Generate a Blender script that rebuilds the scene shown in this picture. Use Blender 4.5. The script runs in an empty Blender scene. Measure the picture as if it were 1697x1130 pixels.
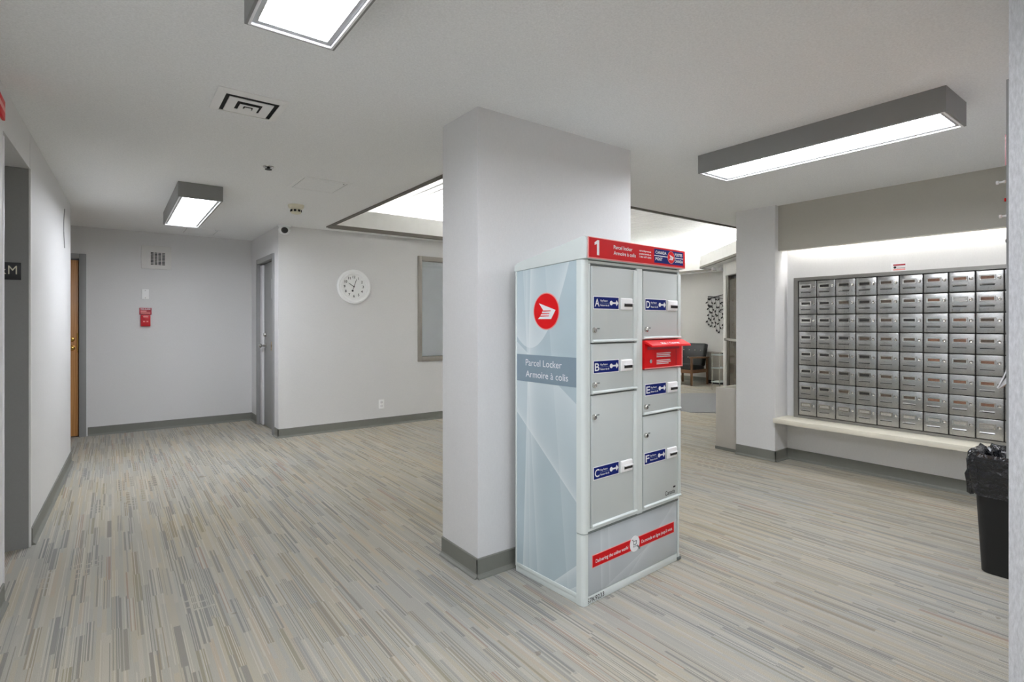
import bpy, bmesh, math, random
from mathutils import Vector, Matrix
random.seed(7)
S = bpy.context.scene
C = S.collection
PI = math.pi

# ------------------------------------------------------------------ camera, world, exposure
cam_d = bpy.data.cameras.new('camera'); cam = bpy.data.objects.new('camera', cam_d); C.objects.link(cam)
cam.location = (0, 0, 1.32)
cam.rotation_euler = (PI / 2, 0, -math.atan2(.6, .8))
cam_d.sensor_width = 36; cam_d.lens = 885 / 1697 * 36
cam_d.shift_y = -30 / 1697
cam_d.clip_start = .02
S.camera = cam
W = bpy.data.worlds.new('world'); S.world = W; W.use_nodes = True
W.node_tree.nodes['Background'].inputs[0].default_value = (.8, .85, 1, 1)
W.node_tree.nodes['Background'].inputs[1].default_value = .3
S.view_settings.view_transform = 'Standard'
S.view_settings.look = 'None'
S.view_settings.gamma = 1
S.view_settings.use_curve_mapping = False
S.view_settings.exposure = 1.48
S.cycles.diffuse_bounces = 7
LAMP = 11.0          # strength of the ceiling boxes' diffusers
COVE = 42.0          # strength of the cove tubes
MAILTUBE = 13.0      # strength of the tube behind the mail soffit
H = 2.44

# ------------------------------------------------------------------ materials
def srgb(r, g, b):
    f = lambda c: (c / 255 / 12.92) if c / 255 <= .04045 else ((c / 255 + .055) / 1.055) ** 2.4
    return (f(r), f(g), f(b), 1)

class NT:
    def __init__(s, name):
        s.m = bpy.data.materials.new(name); s.m.use_nodes = True
        s.t = s.m.node_tree; s.n = s.t.nodes; s.b = s.n['Principled BSDF']
    def new(s, typ, **kw):
        n = s.n.new(typ)
        for k, v in kw.items(): setattr(n, k, v)
        return n
    def put(s, sock, v):
        if hasattr(v, 'is_output'): s.t.links.new(v, sock)
        elif v is not None: sock.default_value = v
    def math(s, op, a, b=None, c=None, clamp=False):
        n = s.new('ShaderNodeMath', operation=op, use_clamp=clamp)
        s.put(n.inputs[0], a); s.put(n.inputs[1], b); s.put(n.inputs[2], c)
        return n.outputs[0]
    def mix(s, f, a, b, blend='MIX'):
        n = s.new('ShaderNodeMix', data_type='RGBA', blend_type=blend)
        s.put(n.inputs[0], f); s.put(n.inputs[6], a); s.put(n.inputs[7], b)
        return n.outputs[2]
    def coord(s): return s.new('ShaderNodeTexCoord').outputs['Object']
    def noise(s, vec, scale, detail=2, rough=.5, dim='3D'):
        n = s.new('ShaderNodeTexNoise', noise_dimensions=dim)
        s.put(n.inputs['Vector'], vec); n.inputs['Scale'].default_value = scale
        n.inputs['Detail'].default_value = detail; n.inputs['Roughness'].default_value = rough
        return n.outputs[0]
    def mapping(s, vec, scale=(1, 1, 1), loc=(0, 0, 0)):
        n = s.new('ShaderNodeMapping'); s.put(n.inputs[0], vec)
        n.inputs['Scale'].default_value = scale; n.inputs['Location'].default_value = loc
        return n.outputs[0]
    def ramp(s, f, stops, interp='LINEAR'):
        n = s.new('ShaderNodeValToRGB'); n.color_ramp.interpolation = interp
        e = n.color_ramp.elements
        while len(e) < len(stops): e.new(.5)
        for k, (p, c) in enumerate(stops): e[k].position = p; e[k].color = c
        s.put(n.inputs[0], f); return n.outputs[0]
    def bump(s, h, strength=.3, dist=.002):
        n = s.new('ShaderNodeBump'); n.inputs['Strength'].default_value = strength
        n.inputs['Distance'].default_value = dist; s.put(n.inputs['Height'], h)
        s.put(s.b.inputs['Normal'], n.outputs[0])

def mat(name, rgb, rough=.6, metal=0., spec=.5, bump=None, vary=None, aniso=None, coat=0):
    """bump=(scale, strength, dist[, stretch]); vary=(scale, amount[, stretch])"""
    t = NT(name); col = srgb(*rgb)
    t.b.inputs['Roughness'].default_value = rough; t.b.inputs['Metallic'].default_value = metal
    t.b.inputs['Specular IOR Level'].default_value = spec
    if coat: t.b.inputs['Coat Weight'].default_value = coat; t.b.inputs['Coat Roughness'].default_value = .1
    co = t.coord()
    sc, am = (vary[0], vary[1]) if vary else (9, .03)
    v = t.mapping(co, vary[2]) if vary and len(vary) > 2 else co
    nz = t.noise(v, sc, 4, .6)
    f = t.math('MULTIPLY_ADD', t.math('SUBTRACT', nz, .5), am * 4, 1.0)
    hs = t.new('ShaderNodeHueSaturation'); hs.inputs['Color'].default_value = col; t.put(hs.inputs['Value'], f)
    t.put(t.b.inputs['Base Color'], hs.outputs[0])
    if bump:
        bv = t.mapping(co, bump[3]) if len(bump) > 3 else co
        t.bump(t.noise(bv, bump[0], 3, .6), bump[1], bump[2])
    return t.m

def emit(name, col, strength):
    t = NT(name); t.b.inputs['Base Color'].default_value = (.8, .8, .8, 1)
    t.b.inputs['Emission Color'].default_value = (*col, 1); t.b.inputs['Emission Strength'].default_value = strength
    t.b.inputs['Roughness'].default_value = .4
    return t.m

M = {}
def wallmat(name, rgb, strength=.25):
    t = NT(name); co = t.coord(); t.b.inputs['Roughness'].default_value = .55
    a = t.noise(t.mapping(co, (1, 1, .12)), 380, 2); b = t.noise(t.mapping(co, (.15, .15, 1)), 380, 2)
    w = t.math('ADD', a, b)
    big = t.noise(co, 1.3, 3)
    f = t.math('ADD', t.math('MULTIPLY_ADD', t.math('SUBTRACT', w, 1.0), .10, 1.0), t.math('MULTIPLY', t.math('SUBTRACT', big, .5), .04))
    hs = t.new('ShaderNodeHueSaturation'); hs.inputs['Color'].default_value = srgb(*rgb); t.put(hs.inputs['Value'], f)
    t.put(t.b.inputs['Base Color'], hs.outputs[0]); t.bump(w, strength, .0015)
    return t.m
M['wall'] = wallmat('grey_vinyl_wallcovering', (224, 224, 224))
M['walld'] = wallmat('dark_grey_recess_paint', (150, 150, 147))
M['soffit'] = wallmat('greige_soffit_covering', (188, 185, 175))
M['lobby'] = wallmat('lobby_wall_paint', (218, 217, 215))
t = NT('silver_wallcovering'); co = t.coord()
nz = t.noise(t.mapping(co, (1, 1, .25)), 160, 4, .7)
t.put(t.b.inputs['Base Color'], t.ramp(nz, [(.3, srgb(196, 197, 200)), (.7, srgb(228, 229, 233))]))
t.b.inputs['Roughness'].default_value = .38; t.bump(nz, .5, .003); M['silver'] = t.m
t = NT('stippled_ceiling'); co = t.coord()
nz = t.noise(co, 120, 4, .75); n2 = t.noise(co, .8, 2)
f = t.math('ADD', t.math('MULTIPLY_ADD', t.math('SUBTRACT', nz, .5), .42, 1.0), t.math('MULTIPLY', t.math('SUBTRACT', n2, .5), .06))
hs = t.new('ShaderNodeHueSaturation'); hs.inputs['Color'].default_value = srgb(243, 244, 244); t.put(hs.inputs['Value'], f)
t.put(t.b.inputs['Base Color'], hs.outputs[0]); t.b.inputs['Roughness'].default_value = .9; t.bump(nz, .5, .005); M['ceil'] = t.m
M['white'] = mat('white_paint', (238, 238, 235), .5)
M['gapw'] = mat('grey_slat_joint', (150, 150, 148), .8)
M['vent'] = mat('white_vent_enamel', (242, 242, 240), .4)
M['greige'] = mat('greige_laminate', (190, 186, 178), .5)
M['slat'] = mat('white_metal_slat', (232, 232, 228), .4)
M['base'] = mat('grey_green_vinyl_base', (124, 125, 118), .5, vary=(30, .03))
M['trimg'] = mat('grey_painted_metal_trim', (150, 151, 150), .45)
M['taupe'] = mat('taupe_metal_frame', (156, 151, 143), .45)
M['coffertrim'] = mat('dark_taupe_coffer_edge', (112, 108, 100), .6)
M['housing'] = mat('grey_light_housing', (140, 140, 138), .5)
M['rim'] = mat('bright_white_rim', (236, 236, 238), .3)
M['diff'] = emit('lit_acrylic_diffuser', (.97, 1, 1.075), LAMP)
M['tube'] = emit('cove_tube_glow', (1, 1, 1.04), COVE)
M['mtube'] = emit('mail_tube_glow', (1, .99, 1.0), MAILTUBE)
M['lgrey'] = mat('locker_grey_green_enamel', (224, 232, 230), .35, vary=(6, .015))
M['ldoor'] = mat('locker_door_enamel', (203, 210, 208), .38, vary=(5, .015))
M['lgap'] = mat('locker_dark_grey_green_paint', (116, 124, 123), .5)  # darker grey-green of the recessed frame, also marks and icons
M['red'] = mat('postal_red_vinyl', (214, 8, 20), .45, spec=.2, vary=(20, .02))
M['redm'] = mat('postal_red_enamel', (226, 16, 24), .4, spec=.25)
M['redp'] = mat('pale_red_edge', (244, 160, 156), .4)
M['blue'] = mat('postal_blue_vinyl', (14, 32, 112), .5, spec=.15)
M['steel'] = mat('slate_blue_vinyl', (136, 155, 168), .4, vary=(30, .02))
M['wprint'] = mat('white_print', (240, 241, 243), .5)
M['dprint'] = mat('dark_print', (40, 42, 44), .6)
M['chrome'] = mat('chrome', (205, 203, 198), .18, 1)
M['brass'] = mat('brass', (214, 170, 92), .22, 1)
M['dark'] = mat('black_plastic', (24, 24, 25), .45)
M['black'] = mat('black_cavity', (12, 12, 13), .7)
M['cream'] = mat('cream_plastic', (222, 217, 196), .5)
M['ivory'] = mat('ivory_ledge_laminate', (236, 231, 214), .45)
M['plate'] = mat('white_plastic', (251, 252, 252), .4)
M['paper'] = mat('white_paper', (236, 236, 238), .8)
M['grille'] = mat('painted_grille', (228, 227, 224), .5)
M['mat'] = mat('grey_entrance_mat', (150, 152, 154), .95, bump=(300, .5, .004), vary=(120, .08))
M['vinyl'] = mat('black_tufted_vinyl', (20, 22, 25), .42, bump=(60, .1, .002))
M['walnut'] = mat('walnut_wood', (112, 78, 52), .45, vary=(8, .12, (1, 1, 12)))
M['bronze'] = mat('dark_bronze_frame', (104, 97, 86), .4, .3)
M['artm'] = mat('black_wrought_metal', (38, 36, 36), .5, .3)
M['cork'] = mat('cork_board', (170, 128, 84), .9, vary=(200, .15))
M['bluesign'] = mat('blue_sticker', (40, 90, 170), .5)
M['alarmd'] = mat('dark_red_plate', (168, 34, 52), .4)
M['alarm'] = mat('red_alarm_plastic', (205, 30, 44), .35)
M['binbody'] = mat('black_bin_plastic', (26, 27, 28), .42, bump=(400, .15, .001))
M['screen'] = mat('clock_face_paper', (248, 249, 248), .6)
M['liner'] = mat('black_bag_film', (16, 18, 22), .14, bump=(22, .9, .02), coat=.5)
# stainless mailbox fronts
t = NT('brushed_steel'); co = t.coord()
nz = t.noise(t.mapping(co, (1, 1, 14)), 60, 3)
t.b.inputs['Metallic'].default_value = 1
t.put(t.b.inputs['Base Color'], t.ramp(nz, [(.3, srgb(170, 170, 168)), (.7, srgb(188, 188, 186))]))
t.put(t.b.inputs['Roughness'], t.math('MULTIPLY_ADD', nz, .14, .22)); M['mail'] = t.m
M['mframe'] = mat('satin_steel_frame', (150, 148, 143), .4, .75, vary=(30, .03))
M['copper_refl'] = mat('copper_reflection_card', (142, 104, 82), .5, vary=(90, .2))  # coppery reflection on the right-hand columns, painted into the card colour
M['brown'] = mat('brown_name_card', (98, 84, 70), .5, vary=(90, .2))
M['namedark'] = mat('dark_name_card', (52, 50, 46), .5, vary=(90, .25))
M['card_refl'] = mat('ledge_reflection_card', (176, 172, 164), .5, vary=(90, .2))  # bottom row: the ledge's bright reflection painted into the card colour
M['cardw'] = mat('white_name_card', (222, 220, 216), .6)
# oak door
t = NT('oak_door_veneer'); co = t.coord()
wv = t.new('ShaderNodeTexWave', wave_type='BANDS', bands_direction='X'); t.put(wv.inputs['Vector'], t.mapping(co, (9, 9, .7)))
wv.inputs['Scale'].default_value = 1.6; wv.inputs['Distortion'].default_value = 7; wv.inputs['Detail'].default_value = 4; wv.inputs['Detail Scale'].default_value = 1.4
fine = t.noise(t.mapping(co, (1, 1, .03)), 260, 3)
c1 = t.ramp(wv.outputs[0], [(0, srgb(190, 134, 76)), (.6, srgb(205, 150, 90)), (1, srgb(212, 160, 100))])
t.put(t.b.inputs['Base Color'], t.mix(t.math('MULTIPLY', fine, .5), c1, srgb(168, 112, 60))); t.b.inputs['Roughness'].default_value = .4; M['oak'] = t.m
# window glass: clear with a mirror part
t = NT('window_glass')
tr = t.new('ShaderNodeBsdfTransparent'); gl = t.new('ShaderNodeBsdfGlossy'); gl.inputs['Roughness'].default_value = .03
fr = t.new('ShaderNodeFresnel'); fr.inputs[0].default_value = 1.5
mx = t.new('ShaderNodeMixShader'); t.put(mx.inputs[0], t.math('MINIMUM', t.math('MULTIPLY', fr.outputs[0], 1.2), 1)); t.put(mx.inputs[1], tr.outputs[0]); t.put(mx.inputs[2], gl.outputs[0])
t.put(t.n['Material Output'].inputs[0], mx.outputs[0]); M['glass'] = t.m
M['blind'] = mat('pale_blue_blind_slat', (243, 249, 253), .5)
M['tglass'] = mat('greenish_glass_shelf', (196, 206, 204), .15)
M['darkglass'] = mat('dark_door_glass', (86, 80, 70), .12)
M['toe'] = mat('vinyl_base_toe', (150, 151, 146), .5)

# carpet: thin stripes along Y, cut into dashes, grouped in soft patches
def carpet():
    t = NT('striped_loop_carpet'); co = t.coord()
    sx = t.new('ShaderNodeSeparateXYZ'); t.put(sx.inputs[0], co); X, Y = sx.outputs[0], sx.outputs[1]
    def wn(a, b, c=None):
        n = t.new('ShaderNodeTexWhiteNoise', noise_dimensions='3D'); v = t.new('ShaderNodeCombineXYZ')
        t.put(v.inputs[0], a); t.put(v.inputs[1], b); t.put(v.inputs[2], c if c is not None else 0.0)
        t.put(n.inputs[0], v.outputs[0]); return n.outputs[0]
    def cell(w, L, seed):
        col = t.math('FLOOR', t.math('DIVIDE', X, w))
        seg = t.math('FLOOR', t.math('ADD', t.math('DIVIDE', Y, L), t.math('MULTIPLY', wn(col, 3.0 + seed), 7.0)))
        return col, seg
    c1, s1 = cell(.030, .34, 0)                   # clusters of thin lines
    c2, s2 = cell(.017, .62, 5)                   # broad quiet stripes
    fine = t.math('FLOOR', t.math('DIVIDE', X, .0037))
    plain = t.ramp(wn(c2, s2, 2.0), [(0, srgb(182, 181, 177)), (.2, srgb(193, 186, 171)), (.36, srgb(188, 188, 185)), (.5, srgb(199, 188, 166)), (.64, srgb(176, 177, 175)),
                                     (.78, srgb(203, 199, 189)), (.9, srgb(201, 182, 160)), (.96, srgb(166, 168, 169))], 'CONSTANT')
    lines = t.ramp(wn(c1, s1, 4.0), [(0, srgb(106, 112, 119)), (.22, srgb(122, 122, 119)), (.42, srgb(136, 124, 104)), (.56, srgb(134, 130, 104)), (.66, srgb(98, 104, 114)),
                                     (.78, srgb(158, 122, 108)), (.86, srgb(146, 148, 152)), (.94, srgb(98, 98, 102))], 'CONSTANT')
    rr = wn(fine, s1, 6.0)
    on = t.math('MULTIPLY', t.math('LESS_THAN', rr, .44), t.math('LESS_THAN', wn(c1, s1, 8.0), .58))
    lowf = t.noise(co, .5, 2)
    # ladder-like breaks across the lines in some patches
    gap = t.math('GREATER_THAN', t.math('FRACT', t.math('ADD', t.math('DIVIDE', Y, .07), wn(c1, 41.0))), .22)
    lad = t.math('MAXIMUM', gap, t.math('LESS_THAN', t.math('MULTIPLY_ADD', Y, .06, lowf), .80))
    on = t.math('MULTIPLY', on, lad)
    plain = t.mix(.4, plain, srgb(184, 182, 176))
    c = t.mix(t.math('MULTIPLY', on, .68), plain, lines)
    hi = t.math('MULTIPLY', t.math('GREATER_THAN', rr, .9), .55)
    c = t.mix(hi, c, srgb(222, 218, 206))
    warm = t.ramp(t.noise(co, .7, 2), [(.38, srgb(183, 184, 182)), (.62, srgb(194, 184, 163))])
    c = t.mix(.32, c, warm, 'MIX'); c = t.mix(1.0, c, (.96, .955, .94, 1), 'MULTIPLY')
    pile = t.noise(co, 420, 2, .7)
    c = t.mix(1.0, c, t.ramp(pile, [(.25, (.62, .615, .595, 1)), (.75, (1.16, 1.145, 1.10, 1))]), 'MULTIPLY')
    # worn spill marks
    st = t.noise(t.mapping(co, (1, 1, 1), (3.1, 1.7, 0)), 5.5, 3)
    st = t.math('MULTIPLY', t.math('GREATER_THAN', st, .74), .45)
    c = t.mix(st, c, srgb(120, 108, 90))
    t.put(t.b.inputs['Base Color'], c); t.b.inputs['Roughness'].default_value = .95; t.b.inputs['Specular IOR Level'].default_value = .15
    t.bump(pile, .5, .004)
    return t.m
M['carpet'] = carpet()

# locker side graphic: pale blue field with soft sweeping bands
def swoosh(name, base, light, curves):
    """curves: (axis, a, b, c, sign, fade, amount): edge at p = a + b*q + c*q*q"""
    t = NT(name); co = t.coord(); sx = t.new('ShaderNodeSeparateXYZ'); t.put(sx.inputs[0], co)
    ax = {'x': sx.outputs[0], 'y': sx.outputs[1], 'z': sx.outputs[2]}
    g = t.noise(co, 2.2, 2)
    col = t.ramp(g, [(.3, srgb(*base)), (.7, srgb(*[min(255, v + 12) for v in base]))])
    for p, q, a, b, c, sgn, fade, amt in curves:
        e = t.math('ADD', t.math('MULTIPLY_ADD', ax[q], b, a), t.math('MULTIPLY', t.math('MULTIPLY', ax[q], ax[q]), c))
        d = t.math('MULTIPLY', t.math('SUBTRACT', ax[p], e), sgn)
        band = t.math('MULTIPLY', t.math('GREATER_THAN', d, 0.0), t.math('POWER', 2.718, t.math('MULTIPLY', t.math('MAXIMUM', d, 0.0), -1 / fade)))
        col = t.mix(t.math('MULTIPLY', band, amt), col, srgb(*light))
    t.put(t.b.inputs['Base Color'], col); t.b.inputs['Roughness'].default_value = .3
    return t.m
M['lside'] = swoosh('locker_side_graphic', (178, 196, 203), (236, 243, 245), [
    ('z', 'y', 1.941, -4.035, 5.43, 1, .16, .6), ('z', 'y', .906, .66, 0, -1, .2, .5), ('z', 'y', .435, .874, 0, 1, .12, .45), ('z', 'y', .435, .874, 0, 1, .012, .5),
    ('y', 'z', .43, -.0385, 0, -1, .04, .6), ('y', 'z', .375, .02, 0, -1, .02, .3), ('y', 'z', .312, .0724, 0, -1, .03, .35),
    ('z', 'y', .22, -.85, 0, -1, .05, .7), ('z', 'y', .116, -.705, 0, -1, .03, .6), ('y', 'z', .1, .1, 0, -1, .05, .2)])
M['lfront'] = swoosh('locker_base_graphic', (184, 192, 196), (228, 234, 236), [
    ('z', 'x', -.002, .31, 0, -1, .02, .4), ('x', 'z', .13, -.02, 0, 1, .012, .4), ('x', 'z', .19, -.03, 0, 1, .01, .3), ('z', 'x', -.184, .69, 0, -1, .02, .35)])

# ------------------------------------------------------------------ mesh helpers
class MB:
    def __init__(s): s.bm = bmesh.new()
    def box(s, x0, x1, y0, y1, z0, z1):
        v = [s.bm.verts.new(p) for p in ((x0, y0, z0), (x1, y0, z0), (x1, y1, z0), (x0, y1, z0), (x0, y0, z1), (x1, y0, z1), (x1, y1, z1), (x0, y1, z1))]
        for f in ((0, 3, 2, 1), (4, 5, 6, 7), (0, 1, 5, 4), (1, 2, 6, 5), (2, 3, 7, 6), (3, 0, 4, 7)): s.bm.faces.new([v[i] for i in f])
        return s
    def prism(s, poly, z0, z1, f=lambda a, b, c: (a, b, c)):
        """poly in (a, b), extruded along c; f maps (a, b, c) to xyz"""
        lo = [s.bm.verts.new(f(a, b, z0)) for a, b in poly]; hi = [s.bm.verts.new(f(a, b, z1)) for a, b in poly]
        n = len(poly)
        s.bm.faces.new(lo[::-1]); s.bm.faces.new(hi)
        for i in range(n): s.bm.faces.new((lo[i], lo[(i + 1) % n], hi[(i + 1) % n], hi[i]))
        return s
    def quad(s, *pts):
        s.bm.faces.new([s.bm.verts.new(p) for p in pts]); return s
    def tube(s, pts, r, n=8, r2=None):
        pts = [Vector(p) for p in pts]; rings = []
        for i, p in enumerate(pts):
            d = (pts[min(i + 1, len(pts) - 1)] - pts[max(i - 1, 0)]).normalized()
            up = Vector((0, 0, 1)) if abs(d.z) < .95 else Vector((1, 0, 0))
            a = d.cross(up).normalized(); b = a.cross(d)
            rr = r if r2 is None else r + (r2 - r) * i / (len(pts) - 1)
            rings.append([s.bm.verts.new(p + a * math.cos(2 * PI * k / n) * rr + b * math.sin(2 * PI * k / n) * rr) for k in range(n)])
        return s.skin(rings)
    def skin(s, rings, cap=True):
        n = len(rings[0])
        for A, B in zip(rings, rings[1:]):
            for k in range(n): s.bm.faces.new((A[k], A[(k + 1) % n], B[(k + 1) % n], B[k]))
        if cap: s.bm.faces.new(rings[0][::-1]); s.bm.faces.new(rings[-1])
        return s
    def loft(s, ringpts, cap=True):
        return s.skin([[s.bm.verts.new(p) for p in R] for R in ringpts], cap)
    def lathe(s, prof, org=(0, 0, 0), axis='z', n=32):
        """prof: (radius, height)"""
        o = Vector(org); rings = []
        for r, h in prof:
            R = []
            for k in range(n):
                c, q = math.cos(2 * PI * k / n) * r, math.sin(2 * PI * k / n) * r
                p = {'z': (c, q, h), 'y': (c, h, q), 'x': (h, c, q)}[axis]
                R.append(s.bm.verts.new(o + Vector(p)))
            rings.append(R)
        return s.skin(rings)
    def build(s, name, m, parent=None, bevel=0, seg=2, smooth=True, angle=35):
        bm = s.bm
        bmesh.ops.recalc_face_normals(bm, faces=bm.faces[:])
        if bevel:
            ed = [e for e in bm.edges if len(e.link_faces) == 2 and e.calc_face_angle(0) > .5]
            bmesh.ops.bevel(bm, geom=ed, offset=bevel, segments=seg, affect='EDGES', profile=.5, clamp_overlap=True)
        me = bpy.data.meshes.new(name); bm.to_mesh(me); bm.free()
        if smooth:
            for p in me.polygons: p.use_smooth = True
            me.set_sharp_from_angle(angle=math.radians(angle))
        me.materials.append(m if not isinstance(m, str) else M[m])
        o = bpy.data.objects.new(name, me); C.objects.link(o)
        if parent: o.parent = parent
        return o

def empty(name, loc, rz=0):
    o = bpy.data.objects.new(name, None); C.objects.link(o); o.location = loc; o.rotation_euler = (0, 0, rz)
    o.empty_display_size = .1
    return o
def tag(o, label=None, cat=None, group=None, kind=None):
    if label: o['label'] = label
    if cat: o['category'] = cat
    if group: o['group'] = group
    if kind: o['kind'] = kind
    return o
def struct(o): o['kind'] = 'structure'; return o
def dup(o, parent=None):
    c = o.copy(); C.objects.link(c); c.parent = parent
    for ch in list(o.children): dup(ch, c)
    return c

def text(name, s, m, parent, org, right, up, size, width=None, align='LEFT', thick=.0005, bold=0):
    """lettering as a thin mesh; org = baseline start, size = capital height"""
    cu = bpy.data.curves.new(name, 'FONT'); cu.body = s; cu.size = 1.0; cu.resolution_u = 3
    if bold: cu.offset = bold
    to = bpy.data.objects.new(name, cu); C.objects.link(to)
    dg = bpy.context.evaluated_depsgraph_get()
    me = bpy.data.meshes.new_from_object(to.evaluated_get(dg))
    bpy.data.objects.remove(to); bpy.data.curves.remove(cu)
    xs = [v.co.x for v in me.vertices]; x0, x1 = min(xs), max(xs)
    k = size / .70
    kx = k if width is None else width / (x1 - x0)
    org, right, up = Vector(org), Vector(right).normalized(), Vector(up).normalized()
    nrm = right.cross(up)
    sh = {'LEFT': x0, 'CENTER': (x0 + x1) / 2, 'RIGHT': x1}[align]
    for v in me.vertices: v.co = org + right * (v.co.x - sh) * kx + up * v.co.y * k + nrm * thick
    me.materials.clear(); me.materials.append(M[m])
    o = bpy.data.objects.new(name, me); C.objects.link(o)
    if parent: o.parent = parent
    return o

def offset(poly, d):
    """push a counter-clockwise polygon outwards by d"""
    out = []; n = len(poly)
    for i in range(n):
        p0, p1, p2 = Vector(poly[i - 1]), Vector(poly[i]), Vector(poly[(i + 1) % n])
        e1, e2 = (p1 - p0).normalized(), (p2 - p1).normalized()
        n1, n2 = Vector((e1.y, -e1.x)), Vector((e2.y, -e2.x))
        m = (n1 + n2); m = m / max(m.length_squared, 1e-6) * 2
        out.append(tuple(p1 + m * d))
    return out
XZ = lambda a, b, c: (a, c, b)      # profile in x-z, extruded along y
YZ = lambda a, b, c: (c, a, b)      # profile in y-z, extruded along x

# ------------------------------------------------------------------ setting: floor and ceiling
struct(MB().box(-4, 11.2, -5, 10.4, -.06, 0).build('floor', 'carpet', smooth=False))
COF = [(2.03, 3.45), (7.05, 3.45), (9.65, 6.45), (10.2, 6.45), (10.2, 9.2), (6.0, 9.2), (6.0, 6.26), (2.03, 6.26)]
cb = MB()
for P in ([(-4, -5), (11.2, -5), (11.2, 3.45), (-4, 3.45)], [(-4, 3.45), (2.03, 3.45), (2.03, 6.26), (-4, 6.26)],
          [(7.05, 3.45), (11.2, 3.45), (11.2, 6.26), (9.485, 6.26)], [(-4, 6.26), (6, 6.26), (6, 9.2), (-4, 9.2)],
          [(9.485, 6.26), (11.2, 6.26), (11.2, 9.2), (10.2, 9.2), (10.2, 6.45), (9.65, 6.45)], [(-4, 9.2), (11.2, 9.2), (11.2, 10.4), (-4, 10.4)]):
    cb.quad(*[(x, y, H) for x, y in P])
struct(cb.build('ceiling', 'ceil', smooth=False))
# raised coffer: lip, ledge, outer wall and lid
OUT = offset(COF, .75)
kb = MB(); n = len(COF); LIP = 2.68; TOP = 3.10
inn = offset(COF, .03)
for i in range(n):
    j = (i + 1) % n
    a, b, c, d, e, f = COF[i], COF[j], inn[i], inn[j], OUT[i], OUT[j]
    kb.quad((*a, H), (*b, H), (*b, LIP), (*a, LIP)); kb.quad((*a, LIP), (*b, LIP), (*d, LIP), (*c, LIP))
    kb.quad((*c, LIP), (*d, LIP), (*d, LIP - .04), (*c, LIP - .04)); kb.quad((*c, LIP - .04), (*d, LIP - .04), (*f, LIP - .04), (*e, LIP - .04))
    kb.quad((*e, LIP - .04), (*f, LIP - .04), (*f, TOP), (*e, TOP))
coffer = struct(kb.build('ceiling_coffer', 'white', smooth=False))
lid_ = MB().quad(*[(x, y, TOP - .10) for x, y in offset(COF, .745)]).build('joint_panel', 'gapw', coffer, smooth=False)
def span(x):
    ys = []
    for i in range(n):
        (ax, ay), (bx, by) = OUT[i], OUT[(i + 1) % n]
        if (ax - x) * (bx - x) < 0: ys.append(ay + (by - ay) * (x - ax) / (bx - ax))
    return (min(ys) + .09, max(ys) - .09) if len(ys) >= 2 else None
x = 1.40
while x < 10.9:
    sp = span(x)
    if sp and sp[1] - sp[0] > .3:
        MB().prism([(-.046, 0), (.046, 0), (.053, .008), (.053, .03), (-.053, .03), (-.053, .008)], sp[0], sp[1], lambda a, b, c: (x + a, c, 2.95 + b)).build('slat', 'slat', coffer, smooth=False)
    x += .126
# dark edging along the ceiling opening
eb = MB()
for i in range(n):
    a, b = Vector(COF[i]), Vector(COF[(i + 1) % n]); e = (b - a).normalized(); q = Vector((e.y, -e.x))
    eb.prism([tuple(a - e * .0), tuple(b + e * .0), tuple(b + q * .035), tuple(a + q * .035)], H - .012, H + .012)
    eb.prism([tuple(a - q * .004), tuple(b - q * .004), tuple(b + q * .003), tuple(a + q * .003)], H - .012, H + .03)
struct(eb.build('trim_1', 'coffertrim', smooth=False))
# cove tubes on the ledge
mid = offset(COF, .24); k = 0
for i in range(n):
    a, b = Vector(mid[i]), Vector(mid[(i + 1) % n]); L = (b - a).length; e = (b - a).normalized()
    if i == n - 1: continue
    cnt = max(1, int(L / 1.3)); st = L / cnt
    for c in range(cnt):
        p, q = a + e * (c * st + .05), a + e * ((c + 1) * st - .05)
        if (p.x + q.x) / 2 < 3.3: continue
        o = MB().tube([(*p, LIP - .02), (*q, LIP - .02)], .013, 8).build('tube_lamp', 'tube', coffer)

# ------------------------------------------------------------------ walls
def wl(y): return -.408 + (y - 3.443) * .0316       # face of the left wall
def wall(name, *polys, z0=0, z1=H, m='wall'):
    b = MB()
    for p in polys:
        if isinstance(p, tuple): b.prism(p[0], p[1], p[2])
        else: b.prism(p, z0, z1)
    return struct(b.build(name, m, smooth=False))
wall('wall_left', [(wl(-5), -5), (wl(3.443), 3.443), (-2.4, 3.443), (-2.4, -5)],
     ([(wl(3.443), 3.443), (wl(4.215), 4.215), (wl(4.215) - .14, 4.215), (wl(3.443) - .14, 3.443)], 2.225, H),
     [(wl(4.223), 4.223), (wl(6.55), 6.55), (-3.9, 6.55), (-3.9, 4.223)])
# dark lining of the recess in the left wall
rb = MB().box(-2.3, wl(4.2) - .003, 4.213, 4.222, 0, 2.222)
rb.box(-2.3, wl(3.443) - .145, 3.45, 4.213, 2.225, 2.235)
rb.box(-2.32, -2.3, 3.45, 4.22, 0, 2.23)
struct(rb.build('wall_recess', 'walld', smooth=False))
struct(MB().box(wl(3.44) - .1, wl(3.44) + .005, 3.436, 3.449, 0, 2.2).build('trim_2', 'rim', bevel=.002))      # bright jamb edge of the recess
struct(MB().box(wl(4.22) - .006, wl(4.22) + .004, 4.212, 4.24, 0, 2.225).build('trim_3', 'white', bevel=.002))  # corner bead
wall('wall_back', [(-3.9, 7.95), (-1.33, 7.95), (-1.33, 8.1), (-3.9, 8.1)], [(-.27, 7.95), (1.7, 7.95), (1.7, 8.1), (-.27, 8.1)],
     ([(-1.33, 7.95), (-.27, 7.95), (-.27, 8.1), (-1.33, 8.1)], 2.09, H))
wall('wall_hall_end', [(-3.9, 6.4), (-3.75, 6.4), (-3.75, 8.1), (-3.9, 8.1)])
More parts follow.
